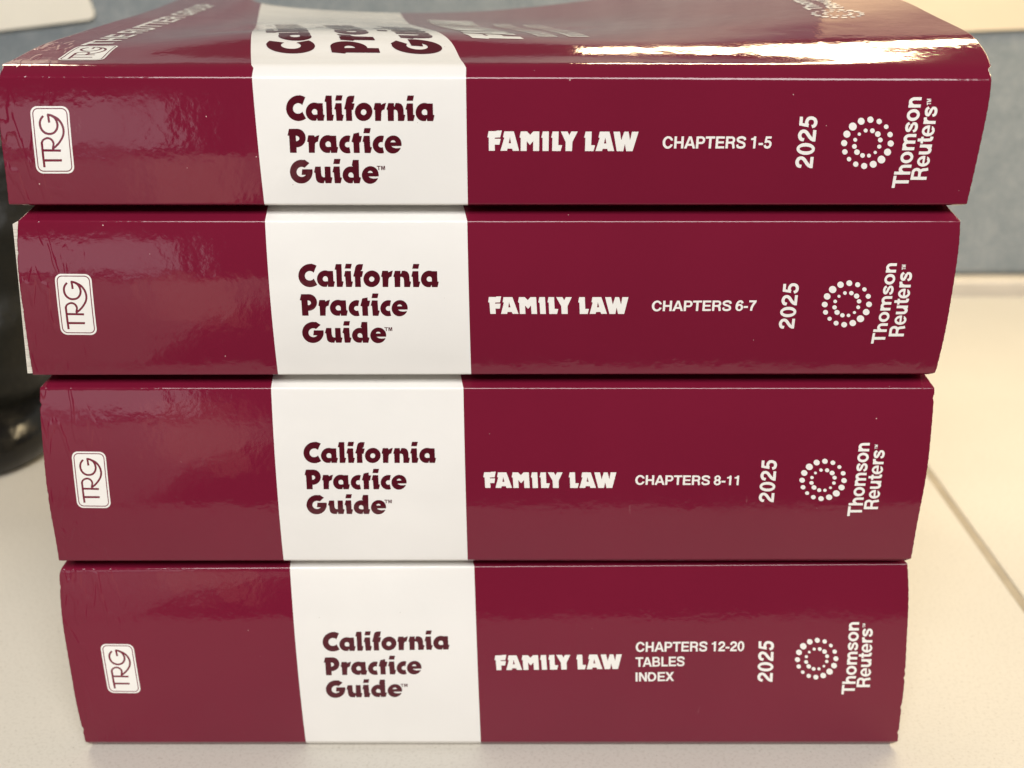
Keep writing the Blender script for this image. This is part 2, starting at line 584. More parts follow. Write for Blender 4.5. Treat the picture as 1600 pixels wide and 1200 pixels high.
def subject_polys():
    A = [(405, 125), (588, 125), (690, 498), (570, 498), (555, 455), (468, 455), (455, 498), (330, 498), (403, 254), (405, 243), (380, 238)]
    Ah = [(512, 235), (535, 352), (490, 352)]
    L = [(1330, 125), (1445, 125), (1442, 385), (1518, 388), (1487, 500), (1325, 500), (1328, 245), (1303, 240)]
    o = 1477
    return caps([
        [[(105, 122), (240, 122), (262, 112), (358, 108), (325, 240), (222, 245), (222, 268), (335, 268), (312, 380), (222, 380), (222, 498), (108, 498), (108, 245), (82, 238)]],
        [A, Ah],
        [[(722, 125), (840, 125), (900, 190), (960, 125), (1075, 125), (1075, 500), (960, 500), (960, 310), (895, 385), (835, 310), (835, 500), (720, 500), (720, 250), (697, 240)]],
        [[(1142, 125), (1257, 125), (1257, 500), (1140, 500), (1140, 250), (1115, 242)]],
        [L],
        [[(o + x, y) for x, y in [(10, 125), (140, 125), (172, 195), (210, 125), (332, 125), (235, 325), (230, 500), (105, 500), (105, 325)]]],
        [[(x + o + 458 - 1303, y) for x, y in L]],
        [[(x + o + 352, y) for x, y in A], [(x + o + 352, y) for x, y in Ah]],
        [[(o + x, y) for x, y in [(1018, 125), (1140, 125), (1170, 290), (1225, 125), (1305, 125), (1340, 290), (1372, 125), (1497, 125), (1395, 500), (1272, 500), (1245, 355), (1215, 500), (1092, 500)]]],
    ], 498)

# ------------------------------------------------------------------ bold sans letters, cap height 100
def arch(g, x):
    return g.stroke([(x, 0), (x, 42), (x - 5, 58), (x - 18, 65), (x - 33, 60), (x - 46, 44)], 20)
SANS = {
    'C': (100, lambda g: S_(S_(g.ell(51, 50, 47, 52), g.ell(52, 50, 26, 34)), g.poly([(52, 50), (66, 64), (120, 70), (120, 28), (66, 37)]))),
    'H': (100, lambda g: union(g.box(9, 0, 30, 100), g.box(70, 0, 91, 100), g.box(20, 41, 80, 59))),
    'A': (98, lambda g: S_(union(g.poly([(0, 0), (38, 100), (61, 100), (99, 0), (77, 0), (69, 22), (30, 22), (22, 0)])), g.poly([(49.5, 80), (36, 39), (63, 39)]))),
    'P': (92, lambda g: union(g.box(9, 0, 30, 100), S_(union(g.box(9, 37, 56, 100), g.ell(56, 68.5, 31, 31.5)), union(g.box(30, 54, 54, 83), g.ell(54, 68.5, 13, 14.5))))),
    'T': (86, lambda g: union(g.box(2, 82, 84, 100), g.box(32.5, 0, 53.5, 100))),
    'E': (91, lambda g: union(g.box(9, 0, 30, 100), g.box(9, 82, 85, 100), g.box(9, 42, 80, 59), g.box(9, 0, 86, 18))),
    'R': (99, lambda g: union(g.box(9, 0, 30, 100), S_(union(g.box(9, 40, 60, 100), g.ell(60, 70, 30, 30)), union(g.box(30, 57, 57, 83), g.ell(57, 70, 13, 13))),
                             g.stroke([(56, 49), (68, 45), (76, 32), (78, 14), (82, 0)], 20, True, True))),
    'S': (92, lambda g: g.stroke([(81, 69), (74, 86), (47, 92.5), (21, 85), (17, 69), (30, 58), (48, 52), (68, 45), (78, 31), (73, 14), (48, 7.5), (22, 13), (14, 32)], 19)),
    'B': (98, lambda g: union(g.box(9, 0, 30, 100),
                              S_(union(g.box(9, 46, 58, 100), g.ell(58, 73, 28, 27)), union(g.box(30, 60, 56, 84), g.ell(56, 72, 11, 12))),
                              S_(union(g.box(9, 0, 60, 58), g.ell(60, 29, 31, 29)), union(g.box(30, 17, 58, 43), g.ell(58, 30, 13, 13))))),
    'L': (82, lambda g: union(g.box(9, 0, 30, 100), g.box(9, 0, 79, 18))),
    'I': (39, lambda g: g.box(9, 0, 30, 100)),
    'N': (100, lambda g: union(g.box(9, 0, 29, 100), g.box(71, 0, 91, 100), g.poly([(9, 100), (31, 100), (91, 0), (69, 0)]))),
    'D': (100, lambda g: S_(union(g.box(9, 0, 48, 100), g.ell(46, 50, 46, 50)), union(g.box(30, 18, 46, 82), g.ell(45, 50, 26, 32)))),
    'X': (92, lambda g: union(g.poly([(1, 100), (26, 100), (92, 0), (67, 0)]), g.poly([(66, 100), (91, 100), (26, 0), (0, 0)]))),
    'U': (100, lambda g: union(g.stroke([(19.5, 100), (19.5, 38), (27, 14), (50, 7), (73, 14), (80.5, 38), (80.5, 100)], 20))),
    'G': (104, lambda g: union(S_(S_(g.ell(51, 50, 47, 52), g.ell(52, 50, 26, 34)), g.poly([(52, 50), (66, 64), (120, 70), (120, 50)])), g.box(54, 38, 96, 54), g.box(80, 0, 96, 54))),
    'O': (106, lambda g: S_(g.ell(52, 50, 48, 52), g.ell(52, 50, 27, 34))),
    'M': (116, lambda g: union(g.box(9, 0, 28, 100), g.box(88, 0, 107, 100), g.poly([(9, 100), (36, 100), (58, 34), (80, 100), (107, 100), (69, 0), (47, 0)]))),
    '0': (77, lambda g: S_(g.ell(38.5, 50, 35, 52), g.ell(38.5, 50, 14.5, 35))),
    '1': (77, lambda g: union(g.box(33, 0, 53, 100), g.poly([(10, 70), (10, 84), (29, 88), (37, 100), (44, 100), (44, 70)]))),
    '2': (77, lambda g: union(g.stroke([(13, 65), (17, 83), (38, 91.5), (58, 84), (63, 68), (55, 53), (34, 37), (19, 22), (14, 4)], 19.5), g.box(5, 0, 72, 18))),
    '5': (77, lambda g: union(g.box(20, 82, 67, 100), g.poly([(17, 100), (34, 100), (27, 58), (26, 48), (8, 46)]), g.stroke([(18, 52), (28, 58), (42, 58.5), (58, 50), (62, 33), (55, 15), (37, 8), (19, 13), (12, 28)], 19))),
    '6': (77, lambda g: union(S_(g.ell(39, 32.5, 34.5, 34.5), g.ell(39, 32, 15, 18)), g.stroke([(66, 73), (58, 88), (40, 92), (23, 80), (15, 58), (14, 34)], 19.5))),
    '7': (77, lambda g: union(g.box(5, 82, 72, 100), g.stroke([(62, 88), (45, 62), (32, 32), (28, 0)], 20.5))),
    '8': (77, lambda g: S_(S_(union(g.ell(38.5, 73, 31, 29), g.ell(38.5, 29, 35, 31)), g.ell(38.5, 73, 12.5, 12.5)), g.ell(38.5, 29, 15, 14.5))),
    '-': (50, lambda g: g.box(5, 28, 44, 46)),
    'h': (84, lambda g: union(g.box(9, 0, 29, 100), arch(g, 65))),
    'o': (84, lambda g: S_(g.ell(42, 37, 38.5, 39), g.ell(42, 37, 18, 22))),
    'm': (124, lambda g: union(g.box(9, 0, 29, 74), arch(g, 62), arch(g, 105))),
    's': (77, lambda g: g.stroke([(64, 52), (56, 63), (37, 66.5), (19, 61), (17, 49), (37, 40), (58, 33), (61, 18), (50, 9), (34, 7.5), (18, 12), (12, 25)], 17.5)),
    'n': (84, lambda g: union(g.box(9, 0, 29, 74), arch(g, 65))),
    'e': (78, lambda g: S_(union(S_(g.ell(39, 37, 36, 39), g.ell(39, 37, 16.5, 24)), I_(g.box(8, 30, 74, 43), g.ell(39, 37, 36, 39))), g.poly([(40, 30), (90, 30), (90, 22), (56, 17), (40, 20)]))),
    'u': (84, lambda g: union(g.box(55, 0, 75, 74), g.stroke([(19, 74), (19, 30), (24, 14), (37, 8.5), (51, 14), (64, 30)], 20))),
    't': (48, lambda g: union(g.stroke([(24, 94), (24, 24), (29, 11), (46, 9)], 19.5), g.box(1, 59, 45, 74))),
    'r': (54, lambda g: union(g.box(9, 0, 29, 74), g.stroke([(20, 44), (29, 60), (40, 66), (52, 66)], 19))),
}
def sans(ch):
    k = ('s', ch)
    if k not in _cache:
        w, fn = SANS[ch]
        g = Glyph(-12, -12, w + 22, 116, 1.6)
        _cache[k] = g.outlines(fn(g), 0.35)
    return _cache[k]

def sans_polys(text, track=-3.0):
    x, P = 0.0, []
    for n, ch in enumerate(text):
        if ch == ' ':
            x += 34
            continue
        kern = -6 if ch == 'A' and n and text[n - 1] in 'TP' else 0
        P.extend(shape_polys(shift(sans(ch), x + kern, 0)))
        x += SANS[ch][0] + track + kern
    return P

def bounds(P):
    xs = [x for p in P for l in p for x, y in l]
    ys = [y for p in P for l in p for x, y in l]
    return min(xs), min(ys), max(xs), max(ys)

DOTS = [(692, 355, 38), (773, 305, 33), (862, 290, 30), (946, 307, 26), (1013, 357, 22), (1050, 431, 26), (1056, 517, 30), (1026, 600, 34),
        (967, 672, 38), (888, 718, 34), (800, 735, 30), (718, 717, 26), (653, 668, 22), (613, 597, 26), (607, 513, 30), (634, 427, 34),
        (880, 395, 23), (932, 427, 27), (956, 483, 23), (946, 547, 20), (907, 603, 16), (846, 634, 19), (784, 632, 23), (730, 600, 27),
        (706, 545, 23), (714, 481, 19), (754, 427, 16), (815, 393, 19)]
def dot_polys():
    return [[[(x + r * math.cos(a), -(y + r * math.sin(a))) for a in (-2 * math.pi * i / 18 for i in range(18))]] for x, y, r in DOTS]

def badge_polys():
    """rounded plate with a thin inner line and three interlocked letters cut out of it (y down sketch, flipped)"""
    g = Glyph(-12, -912, 532, 12, 3.6)
    X, Y = g.X.copy(), g.Y.copy()
    g.Y = 135 - Y
    g.X = X + 57 + 0.103 * (g.Y - 135)
    xs, ys = g.X, g.Y
    flat = Glyph(-12, -912, 532, 12, 3.6)
    plate = flat.rrect(260, -451, 260, 451, 95)
    line = np.abs(flat.rrect(260, -451, 229, 420, 72)) - 7.0
    T = union(g.stroke([(258, 952), (240, 800), (221, 610)], 31, False), g.stroke([(258, 858), (495, 858)], 33, False))
    R = union(g.stroke([(245, 722), (482, 725)], 32, False),
              g.stroke([(221, 640), (236, 588), (292, 558), (348, 574), (380, 625), (372, 690)], 29, True, False))
    Gc = g.stroke([(237, 262), (203, 312), (195, 372), (216, 438), (262, 485), (322, 502), (384, 486), (422, 440), (432, 385), (418, 330), (388, 285), (340, 256), (288, 246)], 31)
    bar = g.stroke([(300, 240), (320, 352)], 30, False)
    sw = g.stroke([(350, 258), (430, 300), (488, 370), (514, 450), (508, 525), (470, 600), (420, 660), (375, 697)], 30, True, False)
    f = S_(plate, union(line, T, R, Gc, bar, sw))
    return shape_polys(flat.outlines(f, 0.9))

# ------------------------------------------------------------------ measured positions (mm)
# per book: corners of the spine face (bottom left, bottom right, top left, top right), edges of the pale band,
# and for every line of print: baseline start, baseline end, cap-height start
BOOKS = [{'badge': [(-124.31, 196.87), (-114.29, 196.87), (-124.79, 179.39)],
  'band': [(-65.68, 171.25), (-11.71, 171.07), (-66.65, 204.22), (-11.81, 204.06)],
  'chapter': [('CHAPTERS 1-5', (39.17, 186.0), (67.53, 186.0), (39.24, 189.13))],
  'corner': [(-133.44, 171.07), (120.53, 171.07), (-131.32, 204.38), (122.84, 203.9)],
  'dots': [(88.3, 191.67), (96.58, 183.09), (96.96, 191.62)],
  'pub': [('Thomson', (104.37, 175.52), (105.46, 199.14), (100.12, 175.52)), ('Reuters', (108.99, 177.7), (109.8, 196.79), (104.77, 177.7)),
          ('TM', (108.02, 197.14), (107.86, 198.73), (106.95, 197.14))],
  'subject': [(-6.04, 185.4), (31.43, 185.31), (-6.06, 190.48)],
  'title': [(-58.47, 193.18), (-20.11, 193.06), (-58.47, 176.82)],
  'year': [(78.76, 180.76), (79.01, 194.22), (74.16, 180.93)]},
 {'badge': [(-123.18, 152.41), (-113.29, 152.33), (-123.5, 135.08)],
  'band': [(-65.13, 122.7), (-11.37, 122.91), (-65.83, 166.56), (-11.94, 166.56)],
  'chapter': [('CHAPTERS 6-7', (37.94, 141.94), (66.26, 142.05), (38.0, 144.89))],
  'corner': [(-133.33, 122.7), (117.9, 123.31), (-131.67, 166.56), (119.39, 166.56)],
  'dots': [(86.65, 148.05), (94.96, 139.75), (95.23, 148.1)],
  'pub': [('Thomson', (102.36, 132.43), (103.4, 155.29), (98.67, 132.43)), ('Reuters', (107.36, 134.59), (107.7, 152.91), (103.23, 134.59)),
          ('TM', (105.89, 153.51), (105.77, 154.89), (104.82, 153.51))],
  'subject': [(-5.9, 141.17), (30.5, 141.17), (-6.26, 145.96)],
  'title': [(-57.71, 148.81), (-19.83, 148.72), (-57.62, 132.73)],
  'year': [(77.08, 136.85), (77.46, 149.82), (72.86, 136.85)]},
 {'badge': [(-125.0, 100.13), (-115.33, 100.01), (-125.08, 82.72)],
  'band': [(-67.0, 65.24), (-13.01, 65.46), (-67.56, 118.51), (-13.64, 118.51)],
  'chapter': [('CHAPTERS 8-11', (35.2, 89.99), (64.79, 89.85), (35.24, 92.94))],
  'corner': [(-132.99, 65.02), (116.93, 65.69), (-132.25, 118.51), (118.43, 118.51)],
  'dots': [(84.64, 95.49), (92.98, 87.27), (93.2, 95.44)],
  'pub': [('Thomson', (100.87, 80.07), (101.33, 102.66), (96.73, 80.07)), ('Reuters', (105.37, 82.27), (105.75, 100.53), (101.29, 82.27)),
          ('TM', (103.69, 100.88), (103.6, 102.15), (102.82, 100.88))],
  'subject': [(-7.64, 89.02), (28.69, 89.02), (-7.96, 93.84)],
  'title': [(-59.36, 96.68), (-21.64, 96.68), (-59.31, 80.72)],
  'year': [(75.22, 84.46), (75.34, 97.46), (70.88, 84.62)]},
 {'badge': [(-123.8, 37.24), (-113.83, 37.11), (-122.85, 20.58)],
  'band': [(-63.86, 2.38), (-9.68, 2.38), (-65.9, 60.85), (-11.2, 61.24)],
  'chapter': [('CHAPTERS 12-20', (37.21, 34.6), (69.85, 34.85), (37.21, 37.82)), ('TABLES', (37.35, 29.56), (52.16, 29.84), (37.24, 32.79)),
              ('INDEX', (37.5, 24.55), (49.14, 24.75), (37.39, 27.66))],
  'corner': [(-132.24, 2.38), (119.52, 2.63), (-134.47, 60.66), (117.31, 62.19)],
  'dots': [(87.59, 36.45), (96.09, 27.95), (95.86, 36.69)],
  'pub': [('Thomson', (104.34, 20.06), (103.87, 44.26), (100.31, 20.06)), ('Reuters', (108.74, 22.61), (108.07, 42.23), (104.67, 22.61)),
          ('TM', (105.82, 42.52), (105.74, 43.8), (105.01, 42.52))],
  'subject': [(-4.67, 28.47), (32.05, 28.88), (-5.05, 33.41)],
  'title': [(-57.04, 34.77), (-18.86, 35.38), (-56.73, 18.83)],
  'year': [(79.03, 24.39), (78.67, 38.11), (74.45, 24.57)]}]
COVER_S = [0, 3, 8, 15, 25, 35, 50, 70, 100, 140, 180]
COVER_G =[
   [(-131.29, 204.54), (-131.79, 206.27), (-131.65, 206.98), (-130.96, 207.66), (-129.9, 208.76), (-128.68, 209.44), (-126.97, 209.9), (-125.28, 210.42), (-123.53, 210.71), (-124.05, 210.62), (-125.37, 210.82)] ,
   [(-110.67, 204.3), (-111.19, 206.11), (-111.1, 206.98), (-111.06, 207.66), (-111.07, 208.76), (-109.94, 209.26), (-108.85, 209.54), (-107.87, 209.66), (-105.92, 210.31), (-104.86, 210.84), (-105.86, 211.29)] ,
   [(-66.65, 204.22), (-67.15, 206.11), (-68.07, 207.14), (-69.36, 208.16), (-71.03, 210.28), (-72.59, 211.52), (-74.79, 211.24), (-77.91, 210.04), (-82.99, 208.5), (-89.48, 208.23), (-95.55, 208.94)] ,
   [(-11.81, 204.06), (-12.04, 206.11), (-13.03, 207.14), (-14.28, 207.99), (-16.37, 210.11), (-19.27, 211.34), (-23.14, 211.15), (-28.17, 210.23), (-33.28, 208.5), (-38.23, 206.7), (-42.77, 205.42)] ,
   [(32.8, 204.06), (33.0, 206.11), (32.57, 207.14), (31.97, 207.83), (30.49, 209.6), (28.57, 210.3), (25.94, 210.26), (22.36, 209.48), (17.69, 207.9), (13.57, 207.36), (9.76, 207.77)] ,
   [(77.08, 203.98), (77.55, 205.95), (77.84, 207.14), (77.84, 208.33), (77.47, 210.28), (76.7, 211.52), (74.86, 212.95), (73.57, 213.98), (70.34, 214.91), (67.43, 215.17), (63.11, 214.78)] ,
   [(122.85, 203.9), (123.61, 205.78), (124.36, 207.79), (124.9, 209.82), (125.14, 211.97), (124.66, 213.07), (122.7, 214.73), (120.7, 216.77), (117.57, 218.48), (112.04, 219.04), (106.48, 218.96)] ,
]

# ------------------------------------------------------------------ desk
desk = empty('desk', 'pale beige speckled laminate desk with a tan seam right of the stack', 'desk', (0, 0, 0))
bmw = 0.0012
box_obj('desktop', (-0.95, -0.17, -0.028), (0.1896, 0.4785, 0.0), M_DESK, desk, bmw)
box_obj('desktop', (0.1930, -0.17, -0.028), (0.95, 0.4785, 0.0), M_DESK, desk, bmw)
box_obj('desktop', (-0.95, -0.80, -0.028), (-0.165, -0.1735, 0.0), M_DESK, desk, bmw)
box_obj('seam_strip', (0.1897, -0.169, -0.027), (0.1929, 0.478, -0.0008), M_SEAM, desk)

# ------------------------------------------------------------------ cubicle partition
part = empty('cubicle_partition', 'grey-blue fabric cubicle partition standing behind the desk', 'partition', (0, 0.50, 0))
def panel_mesh():
    bm = bmesh.new()
    bevel_box(bm, (-0.95, 0.0, 0.0084), (0.95, 0.045, 0.42), 0.004, 2)
    me = bpy.data.meshes.new('fabric_panel')
    bm.to_mesh(me); bm.free()
    me.materials.append(M_FABRIC)
    return me
link('fabric_panel', panel_mesh(), part)
box_obj('base_rail', (-0.95, -0.011, -0.06), (0.95, 0.045, 0.0080), M_RAIL, part, 0.002)

def sheet(name, pts, y, th, label, m, tilt=0.0, rad=0.006):
    """a stiff sheet with rounded corners, given by its corners in the partition plane"""
    out = []
    n = len(pts)
    for i in range(n):
        p0, p1, p2 = (Vector(pts[(i + d) % n]) for d in (-1, 0, 1))
        a = p1 + (p0 - p1).normalized() * rad
        b = p1 + (p2 - p1).normalized() * rad
        for t in (0, .25, .5, .75, 1):
            out.append((1 - t) ** 2 * a + 2 * t * (1 - t) * p1 + t * t * b)
    q_ = len(out)
    zb = min(q.y for q in out)
    v = [(q.x, y - tilt * (q.y - zb), q.y) for q in out] + [(q.x, y - tilt * (q.y - zb) + th, q.y) for q in out]
    f = [tuple(range(q_)), tuple(reversed(range(q_, 2 * q_)))]
    f += [((i + 1) % q_, i, q_ + i, q_ + (i + 1) % q_) for i in range(q_)]
    o = link(name, mesh_from(name, v, f, [m], None, False))
    o['label'] = label
    o['category'] = 'paper'
    o['group'] = 'sheets on the partition'
    return o
sheet('pinned_sheet', [(-0.47, 0.150), (-0.2585, 0.1748), (-0.2700, 0.212), (-0.2960, 0.36), (-0.47, 0.36)], 0.4965, 0.0022,
      'pale cream sheet pinned low on the partition, above the left end of the stack', M_SHEET)
sheet('pinned_sheet', [(0.190, 0.1635), (0.47, 0.1745), (0.47, 0.41), (0.190, 0.41)], 0.4965, 0.0022,
      'warm cream sheet on the partition, behind the curled right corner of the top book', M_MANILA)

# ------------------------------------------------------------------ black leather bag at the left
bag = empty('leather_bag', 'slouched black leather bag on the desk behind the left end of the stack', 'bag', (-0.336, 0.275, 0))
def bag_body():
    from mathutils import noise as mn
    nu, nv = 96, 60
    v, f = [], []
    for j in range(nv + 1):
        t = j / nv
        z = 0.012 + 0.148 * t
        hx = 0.118 * (0.92 + 0.20 * t + 0.06 * math.sin(math.pi * min(1, t * 1.1))) * (1 - 0.5 * max(0, t - 0.86) / 0.14 * max(0, t - 0.86) / 0.14)
        hy = 0.088 * (1.0 - 0.30 * t) * (1 - 0.75 * max(0, t - 0.80) / 0.20 * max(0, t - 0.80) / 0.20)
        for i in range(nu):
            a = 2 * math.pi * i / nu
            ca, sa = math.cos(a), math.sin(a)
            e = 0.55
            x = hx * math.copysign(abs(ca) ** e, ca)
            y = hy * math.copysign(abs(sa) ** e, sa)
            q = Vector((x * 9, y * 9, z * 26))
            d = mn.noise(q) * 0.007 * (0.3 + 0.7 * math.sin(math.pi * t)) + abs(mn.noise(q * 2.3 + Vector((5, 1, 2)))) * 0.004
            v.append((x + ca * d, y + sa * d, z + 0.004 * mn.noise(q * 0.7)))
    for j in range(nv):
        for i in range(nu):
            a, b = j * nu + i, j * nu + (i + 1) % nu
            f.append((a, b, b + nu, a + nu))
    f.append(tuple(nv * nu + i for i in range(nu)))
    f.append(tuple(reversed(range(nu))))
    return mesh_from('bag_body', v, f, [M_LEATHER])
link('bag_body', bag_body(), bag)
def bag_base():
    nu = 96
    prof = [(-0.012, 0.001), (0.004, 0.0), (0.0085, 0.004), (0.0105, 0.011), (0.0088, 0.018), (0.004, 0.023), (-0.008, 0.026)]
    v, f = [], []
    for i in range(nu):
        a = 2 * math.pi * i / nu
        ca, sa = math.cos(a), math.sin(a)
        e = 0.45
        for d, z in prof:
            v.append(((0.112 + d) * math.copysign(abs(ca) ** e, ca), (0.088 + d) * math.copysign(abs(sa) ** e, sa), z))
    m = len(prof)
    for i in range(nu):
        for j in range(m - 1):
            a, b = i * m + j, ((i + 1) % nu) * m + j
            f.append((a, b, b + 1, a + 1))
    return mesh_from('base_trim', v, f, [M_GLOSS])
link('base_trim', bag_base(), bag)

# ------------------------------------------------------------------ print on a surface
def affine(src, dst):
    A = np.array([[x, y, 1.0] for x, y in src])
    M = np.linalg.solve(A, np.array(dst, float))
    return lambda p: (p[0] * M[0, 0] + p[1] * M[1, 0] + M[2, 0], p[0] * M[0, 1] + p[1] * M[1, 1] + M[2, 1])

def print_mesh(name, polys, to_uv, surf, m, cu, cv, parent):
    """polygons -> flat mesh in (u, v) mm -> cut into strips -> laid on the surface"""
    bm = bmesh.new()
    for loops in polys:
        loops = [[to_uv(p) for p in l] for l in loops]
        flat = [p for l in loops for p in l]
        tris = tessellate_polygon([[Vector((p[0], p[1], 0)) for p in l] for l in loops])
        vs = [bm.verts.new((p[0], p[1], 0)) for p in flat]
        for a, b, c in tris:
            if len({a, b, c}) < 3:
                continue
            ar = (flat[b][0] - flat[a][0]) * (flat[c][1] - flat[a][1]) - (flat[c][0] - flat[a][0]) * (flat[b][1] - flat[a][1])
            if abs(ar) < 1e-9:
                continue
            try:
                bm.faces.new([vs[a], vs[b], vs[c]] if ar > 0 else [vs[a], vs[c], vs[b]])
            except ValueError:
                pass
    us = [v.co.x for v in bm.verts]
    vs_ = [v.co.y for v in bm.verts]
    for lo, hi, st, ax in ((min(us), max(us), cu, 0), (min(vs_), max(vs_), cv, 1)):
        if not st:
            continue
        k = math.floor(lo / st) * st + st
        while k < hi:
            co, no = ((k, 0, 0), (1, 0, 0)) if ax == 0 else ((0, k, 0), (0, 1, 0))
            bmesh.ops.bisect_plane(bm, geom=bm.verts[:] + bm.edges[:] + bm.faces[:], dist=1e-6, plane_co=co, plane_no=no)
            k += st
    for v in bm.verts:
        v.co = surf(v.co.x, v.co.y)
    me = bpy.data.meshes.new(name)
    loose = [v for v in bm.verts if not v.link_faces]
    bmesh.ops.delete(bm, geom=loose, context='VERTS')
    bm.to_mesh(me)
    bm.free()
    me.materials.append(m)
    me.polygons.foreach_set('use_smooth', [True] * len(me.polygons))
    return link(name, me, parent)

TITLE = title_polys()
SUBJECT = subject_polys()
DOTP = dot_polys()
BADGE = badge_polys()

# ------------------------------------------------------------------ books
DEPTH = 180.0        # mm, spine to fore-edge
PROFILE = [dict(zb=171.0, zt=204.1, n0=0.0, be=.09), dict(zb=122.9, zt=166.6, n0=0.0, be=.17),
           dict(zb=64.9, zt=118.9, n0=.04, be=.14), dict(zb=0.8, zt=62.3, n0=.07, be=.15)]
REST = [(170.3, None), (122.2, 170.0), (64.0, 121.9), (0.3, 63.7)]      # where each book lies and what it carries

def spine_y(p, z):
    h = p['zt'] - p['zb']
    t = (z - p['zb']) / h
    return h * (p['n0'] * (t - .5) + p['be'] * (t * t - t))

def spline2(xk, yk):
    """natural cubic spline"""
    xk, yk = np.array(xk, float), np.array(yk, float)
    n = len(xk)
    h = np.diff(xk)
    A = np.zeros((n, n))
    r = np.zeros(n)
    A[0, 0] = A[-1, -1] = 1
    for i in range(1, n - 1):
        A[i, i - 1], A[i, i], A[i, i + 1] = h[i - 1], 2 * (h[i - 1] + h[i]), h[i]
        r[i] = 6 * ((yk[i + 1] - yk[i]) / h[i] - (yk[i] - yk[i - 1]) / h[i - 1])
    M = np.linalg.solve(A, r)
    def f(x):
        i = int(np.clip(np.searchsorted(xk, x) - 1, 0, n - 2))
        a, b, hh = xk[i + 1] - x, x - xk[i], h[i]
        return (M[i] * a ** 3 + M[i + 1] * b ** 3) / (6 * hh) + (yk[i] / hh - M[i] * hh / 6) * a + (yk[i + 1] / hh - M[i + 1] * hh / 6) * b
    return f

COVER_U = [g[0][0] for g in COVER_G]
# smoothed fine table of the curling front cover: rows s, columns u
FS = np.concatenate([[0, 1, 2, 3, 4.5, 6, 8, 10], np.arange(12.5, 180.1, 2.5)])
FU = np.linspace(COVER_U[0], COVER_U[-1], 61)
_colx = [spline2(COVER_S, [q[0] for q in g]) for g in COVER_G]
_colz = [spline2(COVER_S, [q[1] for q in g]) for g in COVER_G]
TX = np.zeros((len(FS), len(FU)))
TZ = np.zeros((len(FS), len(FU)))
for i, s in enumerate(FS):
    fx = spline2(COVER_U, [c(s) for c in _colx])
    fz = spline2(COVER_U, [c(s) for c in _colz])
    for j, u in enumerate(FU):
        TX[i, j] = fx(u)
        TZ[i, j] = fz(u)
for _ in range(3):                                   # take out the small kinks
    Z2 = TZ.copy()
    Z2[6:-1, 1:-1] = 0.5 * TZ[6:-1, 1:-1] + 0.125 * (TZ[5:-2, 1:-1] + TZ[7:, 1:-1] + TZ[6:-1, :-2] + TZ[6:-1, 2:])
    TZ = Z2

def cover_xyz(u, s):
    i = int(np.clip(np.searchsorted(FS, s) - 1, 0, len(FS) - 2))
    a = (s - FS[i]) / (FS[i + 1] - FS[i])
    fu = np.clip((u - FU[0]) / (FU[1] - FU[0]), 0, len(FU) - 1.001)
    j = int(fu)
    b = fu - j
    L = lambda T: (1 - a) * ((1 - b) * T[i, j] + b * T[i, j + 1]) + a * ((1 - b) * T[i + 1, j] + b * T[i + 1, j + 1])
    return L(TX), 0.97 * s, L(TZ)

def edge_wobble(z, seed):
    w = 0.10 * math.sin(z * 0.21 + seed) + 0.035 * math.sin(z * 2.3 + seed * 3) + 0.03 * math.sin(z * 5.1 + seed * 5)
    r = random.Random(int(seed * 1000))
    for _ in range(9):                               # small chips in the trimmed edge
        c, a, wd = r.uniform(0, 210), r.uniform(0.1, 0.55), r.uniform(0.3, 0.9)
        w += a * math.exp(-((z - c) / wd) ** 2)
    return w

def end_shift(c, z, seed, k):
    if c[0] == 0 and c[1] < 0.01:
        return k * edge_wobble(z, seed) * (1 - c[1] / 0.01)
    if c[0] == 2 and c[1] > 0.9948:
        return -k * edge_wobble(z, seed + 4.7) * (c[1] - 0.9948) / 0.0052
    return 0.0

def rounded(path, r, n=4):
    """soften the corners of an open path of (y, z) points"""
    out = [path[0]]
    for k in range(1, len(path) - 1):
        if r[k] == 0:
            out.append(path[k])
            continue
        p0, p1, p2 = (np.array(path[k + d], float) for d in (-1, 0, 1))
        a = p1 + (p0 - p1) * min(0.45, r[k] / max(1e-6, np.linalg.norm(p0 - p1)))
        b = p1 + (p2 - p1) * min(0.45, r[k] / max(1e-6, np.linalg.norm(p2 - p1)))
        for t in np.linspace(0, 1, n + 1):
            out.append(tuple((1 - t) ** 2 * a + 2 * t * (1 - t) * p1 + t * t * b))
    out.append(path[-1])
    return out

